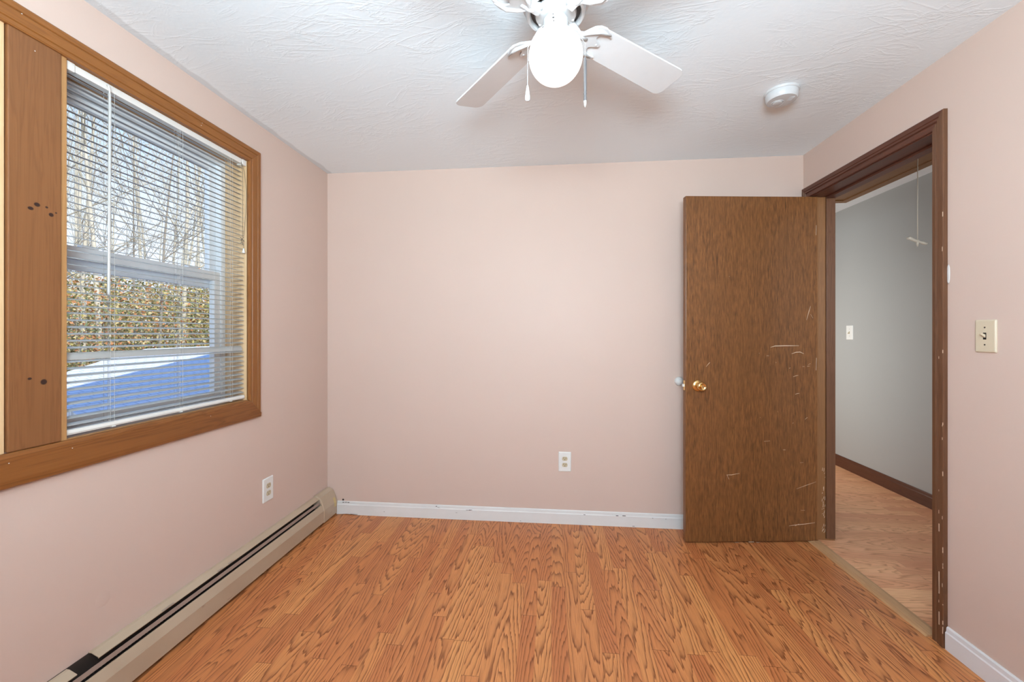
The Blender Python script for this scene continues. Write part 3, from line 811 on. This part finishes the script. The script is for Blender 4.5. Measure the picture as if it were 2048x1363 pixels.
lp = obj('latch_plate', b, M['brass'], dr)
b = BM(); loft(b, [[dp(s, t, KZ + dz) for t, dz in ((0.011, -0.008), (0.025, -0.008), (0.025, 0.008), (0.011, 0.008))] for s in (DW + 0.001, DW + 0.011)])
obj('latch_bolt', b, M['white'], lp, bevel=0.002)
for hz in (0.22, 1.0, 1.78):
    b = BM(); tube(b, [dp(-0.004, DT + 0.004, hz - 0.045), dp(-0.004, DT + 0.004, hz + 0.045)], 0.006, 10)
    obj('hinge', b, M['screw'], dr, smooth=True, auto=40)
# scratches on the camera-side face: (u, v pixels of the photo turned into door coordinates)
ca, sa = cos(0.0956), sin(0.0956)
def on_door(u, v):
    a = (u - 1024)/825; bb = -(v - 666)/825
    ray = Vector((a*ca - sa, a*sa + ca, bb)); o = Vector((0, 0, 1.205))
    t = (P0 - o).dot(nn)/ray.dot(nn); h = o + ray*t
    return (h - P0).dot(dd), h.z
b = BM()
def scratch(pts, w):
    q = [on_door(*p) for p in pts]
    L_, R_ = [], []
    for i, (s, z) in enumerate(q):
        j0, j1 = q[max(i-1, 0)], q[min(i+1, len(q)-1)]
        tx, tz = j1[0]-j0[0], j1[1]-j0[1]; l = math.hypot(tx, tz) or 1
        ww = w*(0.35 if i in (0, len(q)-1) else 1.0)
        L_.append((s - tz/l*ww, z + tx/l*ww)); R_.append((s + tz/l*ww, z - tx/l*ww))
    for i in range(len(q)-1):
        quad = (L_[i], L_[i+1], R_[i+1], R_[i])
        loft(b, [[dp(s, 0.0005, z) for s, z in quad], [dp(s, -0.0003, z) for s, z in quad]])
for pts, w in [([(1541, 694), (1550, 691.5), (1570, 691), (1598, 691)], .0022), ([(1583, 707), (1592, 704), (1600, 703.5), (1608, 707)], .0018),
               ([(1586, 753), (1592, 751), (1597, 750)], .0012), ([(1590, 788), (1595, 786.5), (1599, 786)], .0012), ([(1605, 732.5), (1609, 732.5)], .0016), ([(1614, 732), (1619, 731.5)], .0018),
               ([(1616, 729), (1621, 726.5)], .0012), ([(1610, 838), (1615, 834)], .0018), ([(1453, 949), (1463, 949), (1479, 946)], .0014), ([(1454, 949), (1458, 958)], .0016),
               ([(1593, 977), (1612, 970), (1632, 963)], .0009), ([(1578, 1051), (1592, 1049), (1612, 1047), (1630, 1044.5)], .0014), ([(1590, 1051), (1598, 1047)], .0022),
               ([(1533, 711), (1538, 711)], .0016), ([(1578, 736), (1581, 735)], .0018), ([(1528, 882), (1540, 881)], .0014), ([(1566, 899), (1571, 899)], .0022), ([(1412, 733), (1418, 726), (1420, 724)], .0012),
               ([(1518, 706), (1519, 706)], .0014), ([(1520, 834), (1521, 834.5)], .0016), ([(1585, 846), (1587, 845)], .0014), ([(1555, 823), (1556, 823)], .0014), ([(1458, 552), (1459, 553)], .0014),
               ([(1497, 1083), (1508, 1083)], .003), ([(1513, 1084), (1519, 1084)], .002), ([(1470, 1084), (1478, 1084)], .0016), ([(1613, 640), (1618, 622), (1621, 612)], .0014), ([(1621, 628), (1626, 636)], .001),
               ([(1632, 470), (1632.5, 450)], .002), ([(1632, 740), (1633, 715)], .002), ([(1602, 1020), (1610, 1020)], .001), ([(1600, 925), (1607, 924)], .001), ([(1551, 725), (1553, 724)], .0012)]:
    scratch(pts, w)
obj('scratches', b, M['chip'], dr)['kind'] = 'stuff'
# wall bumper behind the door's free edge
b = BM(); lathe(b, [(0.027, 0.0), (0.0275, 0.006), (0.025, 0.014), (0.018, 0.022), (0.009, 0.0262), (0.0, 0.027)], (0.783, D, 0.909), 28, (0, -1, 0), caps=True)
setp(obj('door_bumper', b, M['rubber'], smooth=True, auto=60, origin=(0.783, D, 0.909)), 'round white bumper on the back wall beside the door latch', 'door bumper')

# ---------------------------------------------------------------- hallway attic hatch and pull
hh = empty('attic_hatch', (2.12, 2.95, HALL_Z), 'brown framed wooden attic hatch in the hallway ceiling', 'hatch')
hx0, hx1, hy0, hy1 = 1.80, 2.455, 2.30, 3.705
b = BM(); box(b, hx0 + 0.05, hx1 - 0.05, hy0 + 0.05, hy1 - 0.05, HALL_Z - 0.010, HALL_Z); obj('panel', b, M['hatch'], hh)
for nm, q in (('frame_board', (hx0, hx0 + 0.06, hy0, hy1)), ('frame_board', (hx1 - 0.06, hx1, hy0, hy1)), ('frame_board', (hx0 + 0.06, hx1 - 0.06, hy0, hy0 + 0.06)), ('frame_board', (hx0 + 0.06, hx1 - 0.06, hy1 - 0.06, hy1))):
    b = BM(); box(b, *q, HALL_Z - 0.018, HALL_Z); obj(nm, b, M['hatch'], hh, bevel=0.004)
cx, cy = 2.283, 2.815
pc = empty('pull_cord', (cx, cy, 1.76), 'white cord with a twisted bone handle hanging from the attic hatch', 'pull cord')
b = BM(); tube(b, [(cx, cy, HALL_Z - 0.010), (cx, cy, 2.05), (cx - 0.001, cy, 2.03), (cx, cy, 1.78)], 0.0024, 8)
obj('cord', b, M['bone'], pc, smooth=True)
b = BM()
tube(b, [(cx - 0.060, cy, 1.800), (cx - 0.048, cy, 1.803), (cx - 0.030, cy, 1.792), (cx - 0.008, cy, 1.782), (cx, cy, 1.780), (cx + 0.012, cy, 1.776), (cx + 0.030, cy, 1.770), (cx + 0.048, cy, 1.764), (cx + 0.058, cy, 1.766)], [0.006, 0.010, 0.009, 0.008, 0.009, 0.006, 0.009, 0.007, 0.004], 10)
tube(b, [(cx, cy, 1.79), (cx - 0.001, cy, 1.765), (cx, cy, 1.748)], [0.006, 0.006, 0.003], 8)
obj('handle', b, M['bone'], pc, smooth=True)

# ---------------------------------------------------------------- smoke detector
sx_, sy_ = 1.016, 1.935
sd = empty('smoke_detector', (sx_, sy_, HC), 'round white smoke detector on the ceiling near the doorway', 'smoke detector')
b = BM(); lathe(b, [(0.068, 0.0), (0.068, 0.006), (0.066, 0.009), (0.062, 0.010)], (sx_, sy_, HC), 48, (0, 0, -1)); obj('mounting_base', b, M['fan_white'], sd, smooth=True, auto=35)
b = BM(); lathe(b, [(0.0635, 0.0085), (0.0645, 0.014), (0.062, 0.034), (0.057, 0.041), (0.040, 0.043), (0.0, 0.0435)], (sx_, sy_, HC), 48, (0, 0, -1)); cv = obj('cover', b, M['fan_white'], sd, smooth=True, auto=40)
b = BM(); lathe(b, [(0.019, 0.0430), (0.019, 0.0455), (0.016, 0.0465), (0.0, 0.0465)], (sx_ - 0.012, sy_ + 0.012, HC), 24, (0, 0, -1), caps=False); obj('test_button', b, M['fan_white'], cv, smooth=True, auto=40)
b = BM(); lathe(b, [(0.026, 0.0432), (0.026, 0.0445), (0.0235, 0.0445), (0.0235, 0.0432)], (sx_ - 0.012, sy_ + 0.012, HC), 32, (0, 0, -1), caps=False)
obj('button_ring', b, M['blade'], cv)
b = BM()
for k in range(5): box(b, sx_ + 0.018 + 0.004*k, sx_ + 0.0195 + 0.004*k, sy_ - 0.035, sy_ - 0.005, HC - 0.0442, HC - 0.042)
obj('vent_grille', b, M['blade'], cv)

# ---------------------------------------------------------------- ceiling fan
fx, fy, ZB = 0.012, 1.225, 2.122
fn = empty('ceiling_fan', (fx, fy, HC), 'white four-blade ceiling fan with a lit round globe', 'ceiling fan')
F = (fx, fy, 0)
b = BM(); lathe(b, [(0.118, 2.275), (0.120, 2.262), (0.112, 2.235), (0.108, 2.195), (0.098, 2.172), (0.085, 2.163), (0.070, 2.160)], F, 48); obj('motor_housing', b, M['fan_white'], fn, smooth=True, auto=40)
b = BM(); lathe(b, [(0.086, 2.166), (0.088, 2.158), (0.088, 2.148), (0.084, 2.142), (0.077, 2.142), (0.074, 2.148), (0.074, 2.164)], F, 48, caps=False); obj('flywheel_ring', b, M['fan_white'], fn, smooth=True, auto=40)
b = BM(); lathe(b, [(0.0735, 2.164), (0.0735, 2.153), (0.060, 2.152), (0.0, 2.152)], F, 40); obj('vent_plate', b, M['dark_metal'], fn, smooth=True, auto=40)
b = BM(); lathe(b, [(0.060, 2.156), (0.062, 2.146), (0.058, 2.138), (0.046, 2.134), (0.038, 2.132)], F, 40); hb = obj('hub_plate', b, M['fan_white'], fn, smooth=True, auto=40)
b = BM(); lathe(b, [(0.031, 2.135), (0.031, 2.126), (0.037, 2.124), (0.0375, 2.088), (0.040, 2.084), (0.045, 2.080), (0.045, 2.074)], F, 40); sh = obj('switch_housing', b, M['fan_white'], fn, smooth=True, auto=40)
b = BM(); box(b, fx - 0.010, fx - 0.004, fy - 0.0385, fy - 0.037, 2.108, 2.1105); obj('slot', b, M['dark_metal'], sh)
b = BM(); box(b, fx - 0.007, fx - 0.0045, fy - 0.0385, fy - 0.037, 2.098, 2.101); obj('slot', b, M['dark_metal'], sh)
b = BM(); box(b, fx - 0.009, fx - 0.0065, fy - 0.0385, fy - 0.037, 2.118, 2.120)
obj('slot', b, M['dark_metal'], sh)
for k in range(3):
    a = R(20 + 120*k + 70)
    p = Vector((fx + 0.045*cos(a), fy + 0.045*sin(a), 2.078))
    b = BM(); lathe(b, [(0.0035, 0.0), (0.0035, 0.006), (0.0, 0.007)], p, 10, (cos(a), sin(a), 0), caps=False); obj('thumbscrew', b, M['fan_white'], sh)
b = BM(); gp = []
for k in range(25):
    a = -pi/2 + (pi/2 + 1.0)*k/24
    r_ = 0.0795*cos(a); z_ = 2.022 + 0.0795*sin(a)*(1.0 if a < 0 else 0.98)
    gp.append((max(r_, 0.0), z_))
gp[0] = (0.0, gp[0][1])
gp += [(0.0425, 2.0905), (0.0405, 2.094)]
lathe(b, gp, F, 48, caps=False); obj('globe', b, M['globe'], fn, smooth=True)
ANG0 = 39.5
for k in range(4):
    a = R(ANG0 + 90*k)
    er = Vector((cos(a), sin(a), 0)); et0 = Vector((-sin(a), cos(a), 0))
    pt = R(-11)
    et = et0*cos(pt) + Vector((0, 0, 1))*sin(pt); ez = er.cross(et)
    fr = (Vector((fx, fy, ZB + 0.004)), er, et, ez)
    # paddle with rounded corners, a little wider at the tip
    L0, L1, w0, w1 = 0.135, 0.556, 0.052, 0.062
    out = []
    for (cxx, cyy, r_, a0) in ((L1 - 0.030, w1 - 0.030, 0.030, 0), (L0 + 0.020, w0 - 0.020, 0.020, pi/2), (L0 + 0.020, -w0 + 0.020, 0.020, pi), (L1 - 0.030, -w1 + 0.030, 0.030, 3*pi/2)):
        for q in range(7): out.append((cxx + r_*cos(a0 + pi/2*q/6), cyy + r_*sin(a0 + pi/2*q/6)))
    b = BM(); poly_extrude(b, out, fr, 0.0, 0.006)
    bo = obj('blade', b, M['blade'], fn, bevel=0.0012)
    # scrolled leaf-shaped iron under the paddle
    half = [(0.060, 0.012), (0.085, 0.011), (0.100, 0.016), (0.108, 0.030), (0.118, 0.046), (0.134, 0.057), (0.156, 0.060), (0.178, 0.054), (0.192, 0.045), (0.196, 0.040), (0.190, 0.038), (0.172, 0.040), (0.158, 0.036), (0.152, 0.028), (0.150, 0.020), (0.156, 0.014), (0.170, 0.009), (0.180, 0.004)]
    iron = half + [(x_, -y_) for x_, y_ in half[::-1]]
    b = BM(); poly_extrude(b, iron, fr, -0.007, -0.0005)
    io = obj('blade_iron', b, M['fan_white'], bo, bevel=0.0028, seg=3)
    b = BM()
    tube(b, [fr[0] + er*0.052 + Vector((0, 0, 0.022)), fr[0] + er*0.072 + Vector((0, 0, 0.010)), fr[0] + er*0.095 - ez*0.004, fr[0] + er*0.125 - ez*0.0045], [0.012, 0.012, 0.010, 0.006], 10)
    for sgn in (1, -1):
        tube(b, [fr[0] + er*0.100 - ez*0.006 + et*sgn*0.006, fr[0] + er*0.118 - ez*0.008 + et*sgn*0.026, fr[0] + er*0.145 - ez*0.008 + et*sgn*0.044, fr[0] + er*0.185 - ez*0.006 + et*sgn*0.046], [0.004, 0.006, 0.007, 0.003], 8)
    obj('iron_arm', b, M['fan_white'], io, smooth=True)
    for (dr_, dt_) in ((0.150, 0.047), (0.150, -0.047), (0.165, 0.0)):
        b = BM(); lathe(b, [(0.0035, 0.006), (0.0035, 0.009), (0.0, 0.0095)], fr[0] + er*dr_ + et*dt_, 8, -ez, caps=False); obj('screw', b, M['fan_white'], io)
for k in range(8):
    a = R(ANG0 + 22 + 45*k)
    b = BM(); lathe(b, [(0.0045, 0.0), (0.0045, 0.003), (0.0, 0.004)], (fx + 0.053*cos(a), fy + 0.053*sin(a), 2.138), 10, (0, 0, -1), caps=False); obj('screw', b, M['blade'], hb, smooth=True)
def chain(pts, r_=0.0013, step=0.0034):
    b = BM(); pts = [Vector(p) for p in pts]
    for p, q in zip(pts[:-1], pts[1:]):
        n_ = max(1, int((q - p).length/step))
        for i in range(n_): bmesh.ops.create_icosphere(b, subdivisions=1, radius=r_, matrix=Matrix.Translation(p.lerp(q, i/n_)))
    tube(b, pts, r_*0.45, 5)
    return b
cxl, cyl = fx - 0.0815, fy - 0.012
c1 = obj('pull_chain', chain([(fx - 0.036, fy - 0.010, 2.108), (fx - 0.050, fy - 0.011, 2.098), (cxl, cyl, 2.045), (cxl - 0.001, cyl, 1.934)]), M['fan_white'], fn, smooth=True)
b = BM(); lathe(b, [(0.0018, 0.0), (0.003, -0.002), (0.0075, -0.034), (0.0070, -0.043), (0.0040, -0.0465), (0.0, -0.0465)], (cxl - 0.001, cyl, 1.934), 14, caps=False); o = obj('chain_pull', b, M['fan_white'], c1, smooth=True); o['label'] = 'white teardrop chain pull'
cxr, cyr = fx + 0.0850, fy - 0.012
c2 = obj('pull_chain', chain([(fx + 0.034, fy - 0.016, 2.112), (fx + 0.046, fy - 0.015, 2.105), (cxr, cyr, 2.046), (cxr, cyr, 2.006)]), M['chrome'], fn, smooth=True)
b = BM(); lathe(b, [(0.0016, 0.0), (0.0032, -0.002), (0.0046, -0.008), (0.0046, -0.098), (0.0040, -0.101), (0.0046, -0.106), (0.0040, -0.112), (0.0046, -0.118), (0.0044, -0.127)], (cxr, cyr, 2.006), 12); o = obj('pull_rod', b, M['bronze'], c2, smooth=True, auto=40); o['label'] = 'dark grey rod on the right pull chain'
b = BM(); lathe(b, [(0.0044, -0.127), (0.0030, -0.139), (0.0, -0.146)], (cxr, cyr, 2.006), 12, caps=False); obj('rod_tip', b, M['fan_white'], c2, smooth=True)

# ---------------------------------------------------------------- outside the window
b = BM(); box(b, -60, -1.75, -30, 60, -1.2, -0.9)
setp(obj('ground', b, M['ground']), 'leaf-covered ground under the woods outside the window', 'ground', kind='structure')
# lower wing with a frosted hip roof
PR = Vector((-5.0, 4.72, 1.015)); sl_ = 0.275
def onr(u, v, k=sl_):
    a = (u - 1024)/825; bb = -(v - 666)/825
    ray = Vector((a*ca - sa, a*sa + ca, bb)); o = Vector((0, 0, 1.205))
    # plane z = 1.015 - k (x + 5)
    t = (1.015 - k*5 - 1.205)/(ray.z + k*ray.x); return o + ray*t
pa, pb, pc_, pd = onr(421, 691.5), onr(291, 697), onr(226, 714), onr(137, 742)
pe = onr(60, 772)
far = pa + (pa - pb)*1.6
nearr = Vector((-2.35, far.y, 1.015 - sl_*2.65)); nearl = Vector((-2.35, pe.y - 0.5, 1.015 - sl_*2.65))
top = [far, pa, pb, pc_, pd, pe, nearl, nearr]
b = BM()
V1 = [b.verts.new(p) for p in top]
V2 = [b.verts.new(Vector(p) - Vector((0, 0, 0.10))) for p in top]
b.faces.new(V1); b.faces.new(V2[::-1])
for i in range(len(top)):
    j = (i + 1) % len(top); b.faces.new((V1[i], V2[i], V2[j], V1[j]))
lr = setp(obj('lower_roof', b, M['snow'], origin=(-3.6, 4.5, -0.9)), 'frost-covered shingle roof just outside the window, half in blue shade', 'roof')
b = BM()
low = [Vector((p.x + (0.25 if p.x < -2.5 else -0.15), p.y, 0)) for p in (far, pb, pd, pe, nearl, nearr)]
zt = [far.z, pb.z, pd.z, pe.z, nearl.z, nearr.z]
loft(b, [[(p.x, p.y, -1.0) for p in low], [(p.x, p.y, z - 0.12 - 0.0) for p, z in zip(low, zt)]])
obj('wing_walls', b, M['siding'], lr)
# the main house: siding outside the window wall and the roof whose rake throws the shade on the lower roof
P1, P2 = onr(137, 785), onr(421, 713)
def back_to(P, x): t = (x - P.x)/SUN_DIR.x; return P + SUN_DIR*t
XE = XL - WT - 0.22
E1, E2 = back_to(P1, XE), back_to(P2, XE)
slope = (E2.z - E1.z)/(E2.y - E1.y)
def rk(y): return E1.z + slope*(y - E1.y)
yk = E2.y + 1.6
prof = [(-0.75, E1.z), (E1.y, E1.z), (yk, rk(yk)), (yk + 4.0, E1.z)]
b = BM()
rings = [[(XE, y, z) for y, z in prof] + [(XE, y, z + 0.12) for y, z in prof[::-1]], [(4.0, y, z) for y, z in prof] + [(4.0, y, z + 0.12) for y, z in prof[::-1]]]
loft(b, rings)
setp(obj('roof', b, M['shingle']), 'roof of the house above the room', 'roof', kind='structure')
b = BM()
pw = [(REAR - 0.12, HC + 0.101), (REAR - 0.12, E1.z - 0.002), (E1.y, E1.z - 0.002), (yk, rk(yk) - 0.002), (yk + 3.5, E1.z - 0.002), (yk + 3.5, HC + 0.101)]
loft(b, [[(XL - WT, y, z) for y, z in pw], [(XL - WT + 0.1, y, z) for y, z in pw]])
box(b, XL - WT, XL - WT + 0.1, D + 0.121, yk + 3.5, -1.0, HC + 0.101)
setp(obj('wall_outside', b, M['siding']), 'outer siding of the house beyond the window wall', 'wall', kind='structure')

# bare woods
def tree_mesh(seed, H, r0, mat):
    rnd = random.Random(seed); b = BM()
    def limb(p, d, L, r, depth):
        n = 6 if depth == 0 else 4
        pts = [p]; q = Vector(p); dv = Vector(d)
        for i in range(n):
            dv = (dv + Vector((rnd.uniform(-1, 1), rnd.uniform(-1, 1), rnd.uniform(-0.3, 0.6)))*(0.05 if depth == 0 else 0.16)).normalized()
            q = q + dv*L/n; pts.append(q.copy())
        rads = [max(r*(1 - 0.85*i/n), 0.006) for i in range(n + 1)]
        tube(b, pts, rads, 6 if depth == 0 else 4, caps=False)
        if depth < 3:
            cnt = (8, 4, 2)[depth]
            for c in range(cnt):
                f = rnd.uniform(0.30 if depth == 0 else 0.15, 1.0)
                i = min(int(f*n), n - 1); base = pts[i].lerp(pts[i + 1], f*n - i)
                a = rnd.uniform(0, 2*pi); el = rnd.uniform(0.35, 1.0)
                nd = (Vector((cos(a), sin(a), 0))*cos(el) + Vector((0, 0, 1))*sin(el))
                if depth: nd = (nd + dv*0.8).normalized()
                limb(base, nd, L*rnd.uniform(0.22, 0.38) if depth == 0 else L*rnd.uniform(0.4, 0.6), max(rads[i]*0.42, 0.007), depth + 1)
    limb(Vector((0, 0, -0.1)), Vector((rnd.uniform(-.04, .04), rnd.uniform(-.04, .04), 1)), H, r0, 0)
    me = bpy.data.meshes.new('bare_tree'); b.to_mesh(me); b.free(); me.materials.append(mat)
    for p in me.polygons: p.use_smooth = True
    return me
tm = [tree_mesh(s, H, r, M['bark'] if s % 3 else M['bark2']) for s, H, r in ((1, 13, .085), (2, 15, .10), (3, 11, .06), (4, 14, .08), (5, 12, .07), (6, 9, .045))]
rnd = random.Random(21)
for k in range(48):
    dist = 17 + 2.6*(k // 6) + rnd.uniform(-0.9, 0.9)
    ph = R(33 + 4.0*(k % 6) + 2.0*((k // 6) % 2) + rnd.uniform(-1.3, 1.3))
    o = bpy.data.objects.new('bare_tree', tm[rnd.randrange(6)]); COL.objects.link(o)
    o.location = (-dist*sin(ph), dist*cos(ph), -0.9); o.rotation_euler = (0, 0, rnd.uniform(0, 6.28)); q = rnd.uniform(0.8, 1.15); o.scale = (q, q, q)
    setp(o, 'pale leafless tree in the woods seen through the blind', 'tree', 'bare trees outside the window')
# brush between the trunks
b = BM(); rnd = random.Random(5)
def leaf(p, s, mi):
    u = Vector((rnd.uniform(-1, 1), rnd.uniform(-1, 1), rnd.uniform(-1, 1))).normalized()
    w = u.cross(Vector((rnd.uniform(-1, 1), rnd.uniform(-1, 1), rnd.uniform(-1, 1)))).normalized()
    quadface(b, [p - u*s, p + w*s*0.6, p + u*s, p - w*s*0.6], mi)
for c in range(760):
    ph = R(rnd.uniform(31, 58)); dist = rnd.uniform(15, 34)
    top_ = (1.5 + 0.088*dist)*rnd.uniform(0.65, 1.15) + 0.9
    base = Vector((-dist*sin(ph), dist*cos(ph), -0.9)); mi = rnd.choices([0, 1, 2, 3], [4, 4, 2, 2])[0]
    wd = rnd.uniform(0.5, 1.2)
    for i in range(110):
        f = rnd.random()
        p = base + Vector((rnd.gauss(0, wd*0.6), rnd.gauss(0, wd*0.6), f*top_))
        leaf(p, rnd.uniform(0.025, 0.075)*dist/20, mi if rnd.random() < 0.8 else rnd.randrange(4))
setp(obj('undergrowth', b, [M['leaf_olive'], M['leaf_tan'], M['leaf_rust'], M['leaf_green']]), 'olive and rust autumn brush filling the woods behind the lower roof', 'undergrowth', kind='stuff')
